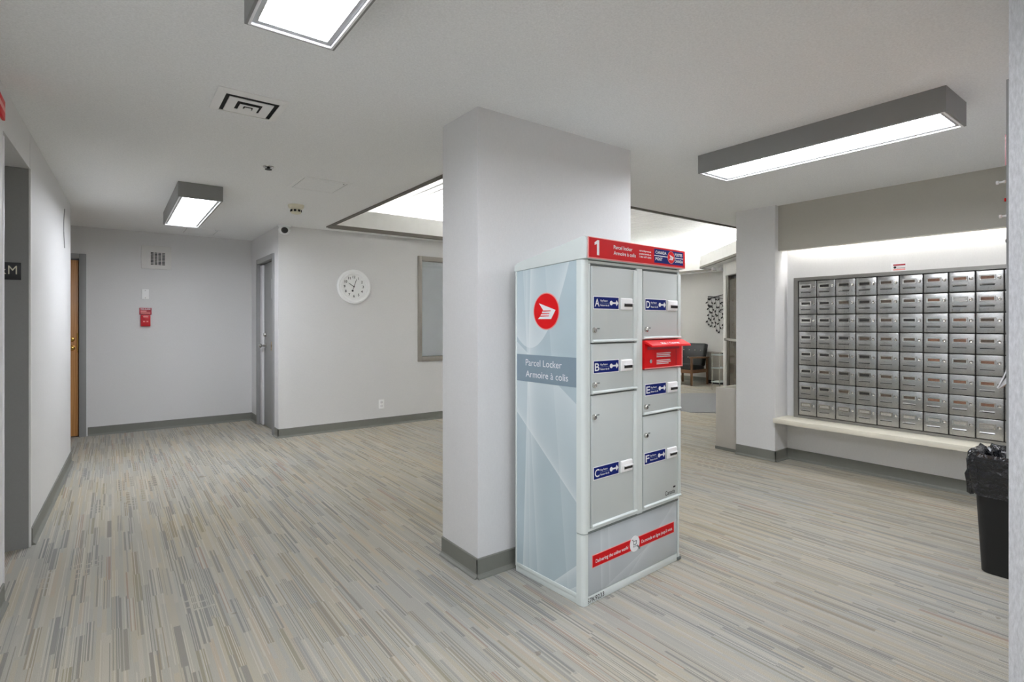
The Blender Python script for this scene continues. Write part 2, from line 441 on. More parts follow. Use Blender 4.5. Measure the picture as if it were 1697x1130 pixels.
wall('wall_hall', [(1.53, 6.5), (1.7, 6.5), (1.7, 6.74), (1.53, 6.74)], [(1.53, 7.55), (1.7, 7.55), (1.7, 7.95), (1.53, 7.95)],
     ([(1.53, 6.74), (1.7, 6.74), (1.7, 7.55), (1.53, 7.55)], 2.09, H))
WX0, WX1, WZ0, WZ1 = 3.31, 4.25, .82, 2.20
wall('wall_office', [(1.7, 6.5), (WX0, 6.5), (WX0, 6.64), (1.7, 6.64)], [(WX1, 6.5), (6.0, 6.5), (6.0, 6.64), (WX1, 6.64)],
     ([(WX0, 6.5), (WX1, 6.5), (WX1, 6.64), (WX0, 6.64)], 0, WZ0), ([(WX0, 6.5), (WX1, 6.5), (WX1, 6.64), (WX0, 6.64)], WZ1, H))
wall('wall_lobby_west', [(5.85, 6.64), (6.0, 6.64), (6.0, 9.6), (5.85, 9.6)], m='lobby')
wall('wall_lobby_north', [(5.85, 9.6), (10.8, 9.6), (10.8, 9.75), (5.85, 9.75)], m='lobby')
wall('wall_lobby_east', [(10.62, 5.2), (10.8, 5.2), (10.8, 9.6), (10.62, 9.6)], m='lobby')
wall('wall_vestibule', [(9.42, 5.56), (10.62, 5.8), (10.62, 5.7), (9.45, 5.46)], m='lobby')
wall('wall_entry', [(5.6, 2.6), (7.9, 2.6), (7.9, 2.75), (5.6, 2.75)], [(7.9, 2.6), (8.0, 2.6), (8.0, 3.83), (7.9, 3.83)], m='lobby')
wall('wall_pier', [(5.045, 2.56), (5.6, 2.56), (5.6, 2.955), (5.045, 2.955)])
wall('wall_mail', [(5.28, .36), (5.42, .36), (5.42, 2.56), (5.28, 2.56)])
wall('wall_soffit', ([(5.105, .37), (5.19, .37), (5.19, 2.56), (5.105, 2.56)], 2.008, H), m='soffit')
wall('wall_right', [(2.0, .21), (5.42, .21), (5.42, .36), (2.0, .36)], m='silver')
wall('wall_behind', [(-4, -5), (11.2, -5), (11.2, -4.85), (-4, -4.85)])
wall('wall_far_right', [(5.42, -4.85), (5.57, -4.85), (5.57, .36), (5.42, .36)])
wall('wall_column', [(1.515, 2.315), (2.70, 2.315), (2.70, 2.68), (1.515, 2.68)])

# baseboards: vinyl cove base with a toe
def baseb(name, *runs):
    b = MB()
    for (x0, y0), (x1, y1) in runs:
        a, c = Vector((x0, y0)), Vector((x1, y1)); e = (c - a).normalized(); q = Vector((e.y, -e.x))
        prof = [(0, 0), (.024, 0), (.022, .006), (.012, .014), (.008, .022), (.008, .098), (.005, .102), (0, .102)]
        b.prism(prof, 0, (c - a).length, lambda u, v, w: (*(a + e * w + q * u), v))
    return struct(b.build(name, 'base', smooth=False))
E_ = .008
def bb(name, runs): return baseb(name, *runs)
# runs go so that the room lies to the right-hand side of the direction of travel
bb('baseboard_left', [((wl(4.245), 4.245), (wl(6.55), 6.55)), ((wl(-4.8), -4.8), (wl(3.43), 3.43))])
bb('baseboard_back', [((-.22, 7.95), (1.53, 7.95)), ((-3.7, 7.95), (-1.4, 7.95))])
bb('baseboard_hall', [((1.53, 7.95), (1.53, 7.60)), ((1.53, 6.66), (1.53, 6.492))])
bb('baseboard_office', [((1.522, 6.5), (6.0, 6.5))])
bb('baseboard_column', [((1.515 - E_, 2.315), (2.70, 2.315)), ((1.515, 2.68), (1.515, 2.315 - E_)), ((2.70, 2.315), (2.70, 2.68)), ((2.70, 2.68), (1.515, 2.68))])
bb('baseboard_pier', [((5.045, 2.955), (5.045, 2.56 - E_)), ((5.045 - E_, 2.56), (5.28, 2.56))])
bb('baseboard_mail', [((5.28, 2.56), (5.28, .36)), ((5.28, .36), (2.0, .36))])
bb('baseboard_lobby', [((10.62, 9.6), (10.62, 5.8))])

# ------------------------------------------------------------------ doors and window
d1 = struct(empty('door_1', (-.8, 7.95, 0)))
def loc(o, root): o.parent = root; o.matrix_parent_inverse = Matrix.Translation(-root.location); return o
fb = MB().box(-.30, -.235, 7.93, 8.08, 0, 2.12).box(-1.365, -1.30, 7.93, 8.08, 0, 2.12).box(-1.30, -.30, 7.93, 8.08, 2.06, 2.12)
loc(fb.build('door_frame', 'trimg', bevel=.004), d1)
loc(MB().box(-1.298, -.302, 8.03, 8.05, 0, 2.058).build('door_stop', 'base'), d1)
leaf = loc(MB().box(-1.295, -.306, 7.965, 8.028, .012, 2.045).build('door_leaf', 'oak', bevel=.003), d1)
loc(MB().lathe([(.03, -.001), (.03, -.006), (.012, -.012), (.012, -.03), (.026, -.038), (.03, -.052), (.022, -.064), (.005, -.067)], (-.365, 7.965, 1.03), 'y', 20).build('door_knob', 'brass', angle=60), d1)
loc(MB().lathe([(.027, -.001), (.027, -.012), (.02, -.018), (.004, -.018)], (-.365, 7.965, 1.13), 'y', 20).build('deadbolt', 'brass', angle=60), d1)
loc(MB().box(-.318, -.31, 7.955, 7.967, .98, 1.2).build('latch_plate', 'brass'), d1)

d2 = struct(empty('door_2', (1.53, 7.145, 0)))
fb = MB().box(1.512, 1.67, 6.685, 6.745, 0, 2.14).box(1.512, 1.67, 7.535, 7.59, 0, 2.14).box(1.512, 1.67, 6.745, 7.535, 2.08, 2.14)
loc(fb.build('door_frame', 'trimg', bevel=.004), d2)
loc(MB().box(1.575, 1.615, 6.747, 7.533, .01, 2.076).build('door_leaf', 'trimg', bevel=.003), d2)
loc(MB().box(1.55, 1.574, 7.40, 7.533, .012, 2.06).build('lit_jamb_strip', 'rim', bevel=.003), d2)  # white strip painted in for the light on the far jamb
loc(MB().lathe([(.032, 0), (.032, -.008), (.013, -.014), (.013, -.05), (.026, -.056), (.03, -.07), (.02, -.082), (.004, -.083)], (1.575, 7.33, 1.03), 'x', 20).build('door_knob', 'chrome', angle=60), d2)
loc(MB().lathe([(.028, 0), (.028, -.02), (.02, -.026), (.004, -.026)], (1.575, 7.33, 1.17), 'x', 20).build('deadbolt', 'chrome', angle=60), d2)
loc(MB().box(1.566, 1.576, 6.93, 7.03, .98, 1.09).build('push_plate', 'brass', bevel=.003), d2)
np_ = MB().box(1.5715, 1.5742, 6.86, 7.02, 1.62, 1.86).build('paper_notice', 'paper')
tag(np_, 'white paper notice taped to the grey metal door', 'notice')
for k in range(4):
    MB().box(1.570, 1.5714, 6.885, 6.995, 1.67 + k * .045, 1.685 + k * .045).build('print_line', 'base', np_)

w1 = struct(empty('window_1', (3.78, 6.5, 0)))
fb = MB(); a, b, c, d = WX0, WX1, WZ0, WZ1
for q in ((a - .02, a + .04, c - .02, d + .02), (b - .04, b + .02, c - .02, d + .02), (a + .04, b - .04, c - .02, c + .045), (a + .04, b - .04, d - .04, d + .02)):
    fb.box(q[0], q[1], 6.482, 6.60, q[2], q[3])
loc(fb.build('window_frame', 'taupe', bevel=.004), w1)
loc(MB().box(a + .042, b - .042, 6.512, 6.518, c + .047, d - .042).build('window_pane', 'glass'), w1)
bl = MB(); z = c + .06
while z < d - .08:
    bl.prism([(6.545, z), (6.547, z), (6.556, z + .0275), (6.554, z + .0275)], a + .05, b - .05, YZ); z += .0265
tag(loc(bl.build('blind_slats', 'blind', smooth=False), w1), kind='stuff')
loc(MB().box(a + .045, b - .045, 6.535, 6.57, d - .08, d - .045).build('blind_head_rail', 'blind', bevel=.003), w1)
loc(MB().box(a + .05, b - .05, 6.54, 6.56, c + .047, c + .06).build('blind_bottom_rail', 'blind', bevel=.003), w1)
loc(MB().box(a, b, 6.62, 6.635, c, d).build('unseen_backing_panel', 'black'), w1)  # unseen black panel added behind the blind to keep slat gaps dark

d3 = struct(empty('door_3', (9.3, 5.63, 0), math.atan2(-.757, -.653)))
# local x runs back towards the pier, local -y is the side seen from the lobby
def l3(o): o.parent = d3; return o
l3(MB().box(-.06, .06, -.055, .055, 0, 2.44).build('door_post', 'white', bevel=.004))
l3(MB().box(.06, 2.5, -.05, .05, 2.2, 2.44).build('door_header', 'white', bevel=.004))
l3(MB().box(.06, .14, -.03, .03, 0, 2.2).build('door_frame', 'bronze', bevel=.004))
l3(MB().box(.14, 1.02, -.012, .012, .06, 2.12).build('door_pane', 'darkglass'))
l3(MB().box(1.02, 1.10, -.03, .03, 0, 2.2).build('door_frame', 'bronze', bevel=.004))
l3(MB().box(1.1, 2.5, -.012, .012, 0, 2.2).build('side_pane', 'darkglass'))
l3(MB().box(.1, 1.0, -.09, -.03, .99, 1.04).build('push_bar', 'chrome', bevel=.006))
l3(MB().box(.1, 1.0, .03, .09, .99, 1.04).build('push_bar', 'chrome', bevel=.006))
l3(MB().box(.08, .40, .03, .09, 2.12, 2.2).build('door_closer', 'dark', bevel=.008))
l3(MB().tube([(-.05, .07, 2.17), (.2, .16, 2.15), (.3, .07, 2.15)], .012, 6).build('closer_arm', 'dark'))
l3(MB().box(-.062, -.06, -.02, .03, 1.25, 1.36).build('sticker', 'bluesign'))
l3(MB().box(-.05, .04, .055, .057, 1.25, 1.34).build('sticker', 'bluesign'))

# ------------------------------------------------------------------ ceiling things
def ceiling_light(x0, x1, y0, y1, label):
    cx, cy = (x0 + x1) / 2, (y0 + y1) / 2; hx, hy = (x1 - x0) / 2, (y1 - y0) / 2
    r = empty('ceiling_light', (cx, cy, 2.32)); tag(r, label, 'ceiling light', 'grey box ceiling lights')
    w = .009
    b = MB().box(-hx, -hx + w, -hy, hy, 0, .12).box(hx - w, hx, -hy, hy, 0, .12).box(-hx + w, hx - w, -hy, -hy + w, 0, .12).box(-hx + w, hx - w, hy - w, hy, 0, .12).box(-hx + w, hx - w, -hy + w, hy - w, .105, .12)
    b.build('housing', 'housing', r, smooth=False)
    def ring(i0, i1, z0, z1):
        q = MB(); q.box(-hx + i0, -hx + i1, -hy + i0, hy - i0, z0, z1).box(hx - i1, hx - i0, -hy + i0, hy - i0, z0, z1)
        q.box(-hx + i1, hx - i1, -hy + i0, -hy + i1, z0, z1).box(-hx + i1, hx - i1, hy - i1, hy - i0, z0, z1); return q
    ring(.009, .017, -.003, .02).build('rim', 'rim', r, smooth=False)
    ring(.017, .036, .006, .012).build('inner_lip', 'trimg', r, smooth=False)
    MB().box(-hx + .03, hx - .03, -hy + .03, hy - .03, .012, .02).build('diffuser', 'diff', r, smooth=False)
    return r
ceiling_light(.355, .655, .62, 1.965, 'grey box ceiling light at the top edge, in front of the square air vent')
ceiling_light(.42, .735, 4.95, 6.46, 'short-looking grey box ceiling light in the hall before the wall grille')
ceiling_light(3.145, 3.475, .785, 2.115, 'long grey box ceiling light in front of the mailboxes')
ceiling_light(.355, .655, -3.6, -2.26, 'added unseen grey ceiling light box behind the camera along the left wall')  # unseen lamp, added to raise the light from behind the camera
ceiling_light(1.55, 1.85, -1.75, -.40, 'added unseen grey ceiling light box behind the camera brightening the parcel locker')  # unseen lamp, added to brighten the locker front and the column

v = empty('air_vent', (.565, 3.005, H)); tag(v, 'square stepped ceiling air vent with black gaps', 'air vent')
def sqring(o, i, z0, z1, zi=None):
    q = MB()
    O = [(-o, -o), (o, -o), (o, o), (-o, o)]; I = [(-i, -i), (i, -i), (i, i), (-i, i)]
    for k in range(4):
        j = (k + 1) % 4
        q.quad((*O[k], z0), (*O[j], z0), (*I[j], z1), (*I[k], z1))
        q.quad((*O[k], z0 + .004), (*I[k], z1 + .004), (*I[j], z1 + .004), (*O[j], z0 + .004))
        q.quad((*O[k], z0), (*O[k], z0 + .004), (*O[j], z0 + .004), (*O[j], z0))
        q.quad((*I[k], z1), (*I[j], z1), (*I[j], z1 + .004), (*I[k], z1 + .004))
    return q
MB().box(-.128, .128, -.128, .128, -.006, -.003).build('vent_cavity', 'black', v)
sqring(.16, .122, -.004, -.014).build('vent_flange', 'vent', v, smooth=False)
for nm_, q_, dy_ in (('vent_cone', sqring(.102, .058, -.012, -.008), .018), ('vent_core', sqring(.044, .022, -.014, -.010), .030)): q_.build(nm_, 'vent', v, smooth=False).location = (0, dy_, 0)
MB().box(-.016, .016, .018, .046, -.014, -.010).build('vent_cap', 'vent', v, bevel=.002)

sd = empty('smoke_detector', (1.405, 5.30, H)); tag(sd, 'round cream smoke detector on the ceiling', 'smoke detector')
MB().lathe([(.072, 0), (.072, -.012), (.066, -.03), (.05, -.036), (.004, -.036)], (0, 0, 0), 'z', 28).build('detector_base', 'cream', sd)
MB().lathe([(.046, -.034), (.048, -.07), (.04, -.08), (.02, -.086), (.004, -.088)], (0, 0, 0), 'z', 28).build('detector_head', 'cream', sd, angle=60)
for k in range(8):
    a = k * PI / 4 + .35; o = MB().box(-.011, .011, -.003, .003, -.066, -.046).build('detector_slot', 'black', sd); o.location = (math.cos(a) * .0475, math.sin(a) * .0475, 0); o.rotation_euler = (0, 0, a + PI / 2)
sp = empty('fire_sprinkler', (.90, 4.11, H)); tag(sp, 'small dark sprinkler head on the ceiling near the access panel', 'sprinkler')
MB().lathe([(.038, 0), (.036, -.006), (.02, -.008), (.004, -.008)], n=20).build('escutcheon', 'chrome', sp)
MB().lathe([(.011, -.006), (.011, -.012), (.006, -.014), (.006, -.018), (.024, -.019), (.024, -.022), (.004, -.023)], n=16).build('sprinkler_head', 'dark', sp)
def hatch(x0, x1, y0, y1, label):
    r = empty('access_panel', ((x0 + x1) / 2, (y0 + y1) / 2, H)); tag(r, label, 'access panel', 'ceiling access panels')
    hx, hy = (x1 - x0) / 2, (y1 - y0) / 2
    q = MB().box(-hx, -hx + .024, -hy, hy, -.004, 0).box(hx - .024, hx, -hy, hy, -.004, 0).box(-hx + .024, hx - .024, -hy, -hy + .024, -.004, 0).box(-hx + .024, hx - .024, hy - .024, hy, -.004, 0)
    MB().box(-hx + .01, hx - .01, -hy + .01, hy - .01, -.0012, 0).build('panel_gap', 'trimg', r, smooth=False)
    q.build('panel_frame', 'ceil', r, smooth=False)
    MB().box(-hx + .030, hx - .030, -hy + .030, hy - .030, -.0035, 0).build('panel_door', 'ceil', r, smooth=False)
    MB().lathe([(.006, -.0035), (.006, -.006), (.001, -.006)], (hx - .05, -hy + .05, 0), 'z', 10).build('panel_latch', 'trimg', r)
hatch(1.163, 1.548, 4.21, 4.628, 'square ceiling access panel above the smoke detector')
hatch(.685, 1.06, 7.28, 7.76, 'square ceiling access panel just behind the hall light')
sc = empty('security_camera', (1.575, 6.42, H)); sc.scale = (1.4, 1.4, 1.3); tag(sc, 'white turret security camera on the ceiling above the office corner', 'camera')
MB().lathe([(.05, 0), (.05, -.014), (.044, -.02), (.004, -.02)], n=24).build('camera_base', 'plate', sc)
MB().lathe([(.01, -.016), (.036, -.024), (.046, -.045), (.042, -.066), (.03, -.082), (.004, -.09)], n=24).build('camera_body', 'plate', sc, angle=60)
lens = MB().lathe([(.02, 0), (.026, -.004), (.026, -.012), (.02, -.014), (.004, -.013)], (0, 0, 0), 'y', 20).build('camera_lens', 'dark', sc)
lens.location = (-.008, -.036, -.055); lens.rotation_euler = (.25, 0, -.15)
el = empty('emergency_light', (9.44, 5.92, H)); tag(el, 'white twin-head emergency light on the ceiling near the entrance', 'emergency light')
MB().box(-.06, .06, -.04, .04, -.03, 0).build('lamp_base', 'plate', el, bevel=.006)
for s in (-1, 1):
    MB().lathe([(.012, -.03), (.04, -.05), (.045, -.09), (.004, -.095)], (s * .07 * .8, -s * .07 * .6, 0), n=16).build('lamp_head', 'rim', el)
MB().lathe([(.03, 0), (.012, -.02), (.012, -.05), (.02, -.054), (.003, -.056)], (.16, -.12, 0), n=12).build('sprinkler_tip', 'trimg', el)

# ------------------------------------------------------------------ wall things
ck = empty('wall_clock', (2.41, 6.5, 1.77)); tag(ck, 'round white wall clock with black numerals reading about three past ten', 'clock')
MB().lathe([(.205, -.001), (.213, -.012), (.208, -.03), (.192, -.036), (.178, -.028), (.170, -.032), (.158, -.030), (.150, -.014), (.145, -.012), (.145, -.001)], (0, 0, 0), 'y', 64).build('clock_rim', 'plate', ck, angle=50)
MB().lathe([(.149, -.006), (.149, -.014), (.004, -.0141)], (0, 0, 0), 'y', 48).build('clock_face', 'screen', ck)
for k in range(1, 13):
    a = k * PI / 6; r_ = .118
    text('numeral', str(k), 'dprint', ck, (r_ * math.sin(a), -.0145, r_ * math.cos(a) - .0135), (1, 0, 0), (0, 0, 1), .030, align='CENTER', bold=.015)
def hand(name, ang, L, w, tail, y):
    dx, dz = math.sin(ang), math.cos(ang); px, pz = dz, -dx
    P = [(-tail, w * .5), (0, w), (L * .75, w * .9), (L, .0008), (L, -.0008), (L * .75, -w * .9), (0, -w), (-tail, -w * .5)]
    MB().prism([(dx * a + px * b, dz * a + pz * b) for a, b in P], y, y - .0015, XZ).build(name, 'dprint', ck, smooth=False)
hand('hour_hand', math.radians(-58), .085, .0035, .01, -.016)
hand('minute_hand', math.radians(19), .105, .003, .055, -.018)
MB().lathe([(.012, -.0165), (.012, -.0195), (.001, -.02)], (-.055 * math.sin(math.radians(19)), 0, -.055 * math.cos(math.radians(19))), 'y', 14).build('hand_counterweight', 'dprint', ck)
MB().lathe([(.008, -.014), (.008, -.021), (.001, -.0215)], (0, 0, 0), 'y', 12).build('hand_pin', 'dprint', ck)

ol = empty('power_outlet', (2.775, 6.5, .278)); tag(ol, 'white power outlet low on the wall below the clock', 'outlet')
MB().box(-.036, .036, -.007, 0, -.058, .058).build('outlet_plate', 'plate', ol, bevel=.003)
for s in (-1, 1):
    MB().box(-.018, .018, -.0095, -.0068, s * .024 - .015, s * .024 + .015).build('outlet_socket', 'rim', ol, bevel=.002)
    for q in (-1, 1): MB().box(q * .007 - .0012, q * .007 + .0012, -.0099, -.0094, s * .024 - .006, s * .024 + .006).build('outlet_slit', 'dark', ol)
MB().lathe([(.003, -.007), (.003, -.0082), (.0005, -.0082)], (0, 0, 0), 'y', 10).build('screw', 'chrome', ol)

gr = empty('wall_grille', (.447, 7.95, 2.13)); tag(gr, 'square painted air grille high on the back hall wall', 'air grille')
MB().box(-.156, .156, -.014, 0, -.142, .142).build('grille_plate', 'grille', gr, bevel=.004)
for k in range(4):
    q = MB(); x = -.06 + k * .039
    for i in range(10): q.box(x, x + .030, -.0155, -.0135, -.092 + i * .0158, -.092 + i * .0158 + .0095)
    q.build('slot_column', 'black', gr, smooth=False)
wp = empty('wall_plate', (.332, 7.95, 1.672)); tag(wp, 'blank white plastic wall plate above the red fire alarm', 'wall plate')
MB().box(-.036, .036, -.008, 0, -.06, .06).build('cover_plate', 'plate', wp, bevel=.003)
for s in (-1, 1): MB().lathe([(.004, -.008), (.004, -.0095), (.0005, -.0095)], (0, 0, s * .045), 'y', 10).build('screw', 'base', wp)
fa = empty('fire_alarm', (.334, 7.95, 1.39)); tag(fa, 'red fire alarm pull station on the back hall wall', 'fire alarm')
MB().box(-.062, .062, -.006, 0, .03, .115).build('instruction_plate', 'alarmd', fa, bevel=.002)
text('lettering', 'FIRE ALARM', 'wprint', fa, (0, -.0065, .093), (1, 0, 0), (0, 0, 1), .013, .1, 'CENTER', bold=.02)
MB().box(-.05, .01, -.0075, -.006, .068, .080).build('print_line', 'redp', fa)
MB().box(-.05, .05, -.0072, -.006, .054, .060).build('print_line', 'redp', fa)
MB().box(-.05, .05, -.0072, -.006, .042, .048).build('print_line', 'redp', fa)
MB().box(-.05, .05, -.045, 0, -.112, .028).build('alarm_box', 'alarm', fa, bevel=.008)
MB().prism([(-.034, .016), (.034, .016), (.034, -.012), (.018, -.03), (.034, -.05), (.034, -.095), (-.034, -.095), (-.034, -.05), (-.018, -.03), (-.034, -.012)], -.052, -.044, XZ).build('pull_handle', 'alarm', fa, bevel=.002)
MB().box(-.024, .024, -.0535, -.052, .0, .01).build('handle_mark', 'redp', fa)
MB().box(-.026, -.006, -.0535, -.052, -.06, -.046).build('handle_mark', 'redp', fa)
MB().box(.008, .026, -.0535, -.052, -.06, -.046).build('handle_mark', 'redp', fa)

sg = empty('room_sign', (-.53, 4.213, 1.62)); tag(sg, 'black door sign with a raised letter M in the dark recess', 'sign')
MB().box(-.14, .108, -.006, 0, -.05, .05).build('sign_plate', 'dark', sg, bevel=.001)
text('lettering', 'M', 'cream', sg, (.053, -.0065, -.018), (1, 0, 0), (0, 0, 1), .05, .038)
text('lettering', 'k', 'cream', sg, (.020, -.0065, -.018), (1, 0, 0), (0, 0, 1), .042, .026)
rs = empty('red_sign', (wl(3.33), 3.34, 2.31)); tag(rs, 'red sign on the left wall at the very edge of the photo', 'sign')
MB().box(-.002, .014, -.09, .085, -.045, .045).build('sign_face', 'redm', rs, bevel=.003)
MB().box(.0138, .0146, -.085, .08, -.012, .012).build('sign_stripe', 'redp', rs)
pts = []
for k in range(13):
    u = k / 12; pts.append((wl(5.95) + .006, 5.99 - .10 * math.sin(u * PI), 2.30 - .335 * u))
wr = MB().tube(pts, .003, 6).build('loose_wire', 'trimg'); tag(wr, 'thin loose wire hanging on the white left wall near the ceiling', 'wire')

# ------------------------------------------------------------------ parcel locker (local x along the front, y to the back)
LK = empty('parcel_locker', (1.746, 1.777, 0), math.radians(3.2))
tag(LK, 'tall pale grey parcel locker with red header standing against the column', 'parcel locker')
RX, UZ = (1, 0, 0), (0, 0, 1)
LW, LD = .80, .487
MB().box(.012, LW - .012, .014, LD - .004, .03, 1.60).build('cabinet_body', 'lgap', LK, smooth=False)
# plinth
MB().box(.004, LW - .004, .004, LD, .0, .04).build('plinth', 'lgrey', LK, bevel=.003)
text('lettering', 'S7K9233', 'dprint', LK.children[-1], (.03, .0035, .009), RX, UZ, .022, .12, bold=.006)
# rounded corner posts
def post(x0, sgn, z0, z1, dy=0):
    P = [(0, .045)]
    for k in range(7):
        a = PI / 2 * k / 6; P.append((.022 - .022 * math.cos(a), .022 - .022 * math.sin(a)))
    P += [(.032, 0), (.032, .045)]
    return MB().prism([(x0 + sgn * a, b + dy) for a, b in P], z0, z1)
for x0, s in ((0, 1), (LW, -1)):
    post(x0, s, .338, 1.615).build('corner_post', 'lgrey', LK, angle=40)
    post(x0, s, .002, .334).build('corner_post', 'lgrey', LK, angle=40)
# side panels with print
sidep = [(.044, .04), (LD - .008, .04), (LD - .008, 1.597), (.044, 1.621)]
sp_ = MB().prism(sidep, .003, .012, YZ).build('side_panel', 'lside', LK)
MB().box(.0, .012, LD - .012, LD, .03, 1.60).build('side_edge', 'lgrey', LK, bevel=.003)
MB().box(.0, .013, .044, LD - .008, .03, .052).build('side_edge', 'lgrey', LK, bevel=.003)
MB().prism(sidep, LW - .012, LW - .003, YZ).build('side_panel', 'lside', LK)
SR = (0, -1, 0)
MB().box(.0018, .0032, .046, LD - .013, 1.016, 1.156).build('name_band', 'steel', sp_)
text('lettering', 'Parcel Locker', 'wprint', sp_, (.0016, .404, 1.099), SR, UZ, .034, .262)
text('lettering', 'Armoire à colis', 'wprint', sp_, (.0016, .404, 1.040), SR, UZ, .034, .304)
def emblem(parent, c, right, up, R, th=.0008):
    """round postal emblem: white edge, red disc, white wing with slits"""
    c, right, up = Vector(c), Vector(right), Vector(up); nr = right.cross(up)
    def put(name, poly, m, lv):
        b = MB(); f = [b.bm.verts.new(c + right * (x * R) + up * (y * R) + nr * (th * lv)) for x, y in poly]
        b.bm.faces.new(f); o = b.build(name, m, parent, smooth=False)
        return o
    circ = lambda r: [(r * math.cos(2 * PI * k / 48), r * math.sin(2 * PI * k / 48)) for k in range(48)]
    put('emblem_edge', circ(1.06), 'redp', 1); put('emblem_disc', circ(1), 'redm', 2)
    put('emblem_wing', [(-.58, .47), (.78, .06), (.42, -.44), (-.66, -.44), (-.52, -.33), (-.22, .06)], 'wprint', 3)
    for y, xa, xb in ((.02, -.24, .38), (-.13, -.40, .28), (-.27, -.52, .24)):
        put('emblem_slit', [(xa, y - .035), (xb, y - .02), (xb + .03, y + .02), (xa + .03, y + .025)], 'redm', 4)
emblem(sp_, (.003, .252, 1.378), SR, UZ, .088)
# lid sloping to the back, header banner on its front
prof = [(-.020, 1.619), (-.022, 1.70), (-.016, 1.716), (-.004, 1.724), (.47, 1.636), (LD + .003, 1.622), (LD + .003, 1.592), (.03, 1.617)]
MB().prism(prof, -.004, LW + .004, YZ).build('lid', 'lgrey', LK, bevel=.003)
bn = MB().box(.004, LW + .002, -.0265, -.0205, 1.6195, 1.7185).build('banner', 'redp', LK, bevel=.001)
MB().box(.008, LW - .002, -.0272, -.026, 1.6245, 1.7145).build('banner_print', 'red', bn)
BY = -.0274
MB().prism([(.062, 1.636), (.078, 1.636), (.078, 1.706), (.066, 1.706), (.046, 1.694), (.046, 1.682), (.062, 1.688)], BY - .0006, BY + .0004, XZ).build('numeral', 'wprint', bn, smooth=False)
text('lettering', 'Parcel locker', 'wprint', bn, (.183, BY, 1.676), RX, UZ, .018, .145, bold=.012)
text('lettering', 'Armoire à colis', 'wprint', bn, (.183, BY, 1.648), RX, UZ, .018, .172, bold=.012)
for k, s in enumerate(('canadapost.ca', 'postescanada.ca', '1 866 607 6301')):
    text('lettering', s, 'wprint', bn, (.384, BY, 1.682 - k * .0155), RX, UZ, .0085, .1, bold=.02)
MB().box(.512, .780, -.0276, -.0268, 1.634, 1.707).build('logo_field', 'blue', bn)
BZ = -.0278
for x0, x1, z in ((.512, .632, 1.6715), (.696, .780, 1.6715)): MB().box(x0, x1, -.0280, -.0274, z - .002, z + .002).build('logo_rule', 'wprint', bn)
text('lettering', 'CANADA', 'wprint', bn, (.522, BZ, 1.682), RX, UZ, .015, .098, bold=.02)
text('lettering', 'POST', 'wprint', bn, (.522, BZ, 1.648), RX, UZ, .015, .062, bold=.02)
text('lettering', 'POSTES', 'wprint', bn, (.698, BZ, 1.682), RX, UZ, .015, .072, bold=.02)
text('lettering', 'CANADA', 'wprint', bn, (.698, BZ, 1.648), RX, UZ, .015, .078, bold=.02)
emblem(bn, (.664, -.0276, 1.6715), RX, UZ, .031, .0003)
# front frame
MB().box(.033, LW - .033, .004, .014, 1.592, 1.618).build('top_rail', 'lgap', LK)
MB().box(.033, LW - .033, -.002, .012, 1.600, 1.612).build('top_bead', 'lgrey', LK, bevel=.003)
MB().box(.034, .048, 0, .014, .34, 1.598).build('side_rail', 'lgrey', LK, bevel=.002)
MB().box(LW - .004 - .001 - .032 + .006, LW - .032, 0, .014, .34, 1.598).build('side_rail', 'lgrey', LK, bevel=.001)
MB().box(.396, .444, -.004, .014, .34, 1.598).build('centre_post', 'lgrey', LK, bevel=.004)
MB().box(.032, LW - .032, -.004, .014, .336, .345).build('waist_rail', 'lgap', LK, bevel=.001)
MB().box(.032, LW - .032, -.002, .012, .345, .357).build('waist_bead', 'lgrey', LK, bevel=.003)

def key_label(dr, x, z, L):
    y0 = -.0075
    MB().box(x - .004, x + .186, y0, y0 + .001, z - .004, z + .059).build('label_edge', 'wprint', dr)
    MB().box(x, x + .182, y0 - .0006, y0, z, z + .055).build('key_label', 'blue', dr)
    y = y0 - .0007
    text('letter', L, 'wprint', dr, (x + .006, y, z + .010), RX, UZ, .036, .033, bold=.015)
    text('lettering', 'Key Return', 'wprint', dr, (x + .046, y, z + .034), RX, UZ, .009, .052, bold=.015)
    MB().box(x + .046, x + .108, y - .0004, y, z + .0262, z + .0274).build('label_rule', 'steel', dr)
    text('lettering', 'Retour de clé', 'wprint', dr, (x + .046, y, z + .012), RX, UZ, .009, .064, bold=.015)
    k = MB(); cx, cz = x + .126, z + .028
    k.prism([(cx + .011 * math.cos(a * PI / 8), cz + .011 * math.sin(a * PI / 8)) for a in range(16)], y - .0004, y, XZ)
    k.prism([(cx + .008, cz - .004), (cx + .030, cz - .0035), (cx + .030, cz + .004), (cx + .008, cz + .004)], y - .0004, y, XZ)
    k.build('key_icon', 'wprint', dr, smooth=False)
    MB().prism([(x + .156, z + .028), (x + .167, z + .014), (x + .179, z + .028), (x + .167, z + .043)], y - .0004, y, XZ).build('diamond_icon', 'wprint', dr, smooth=False)
    # key return box
    bx, bz = x + .197, z - .004
    MB().prism([(-.006, bz), (-.014, bz + .003), (-.016, bz + .055), (-.006, bz + .060)], bx, bx + .088, YZ).build('key_return_box', 'plate', dr, bevel=.003)
    MB().box(bx + .022, bx + .084, -.0172, -.012, bz + .016, bz + .030).build('return_slot', 'dark', dr)
    MB().box(bx + .020, bx + .086, -.024, -.0145, bz + .030, bz + .035).build('slot_hood', 'rim', dr, bevel=.001)
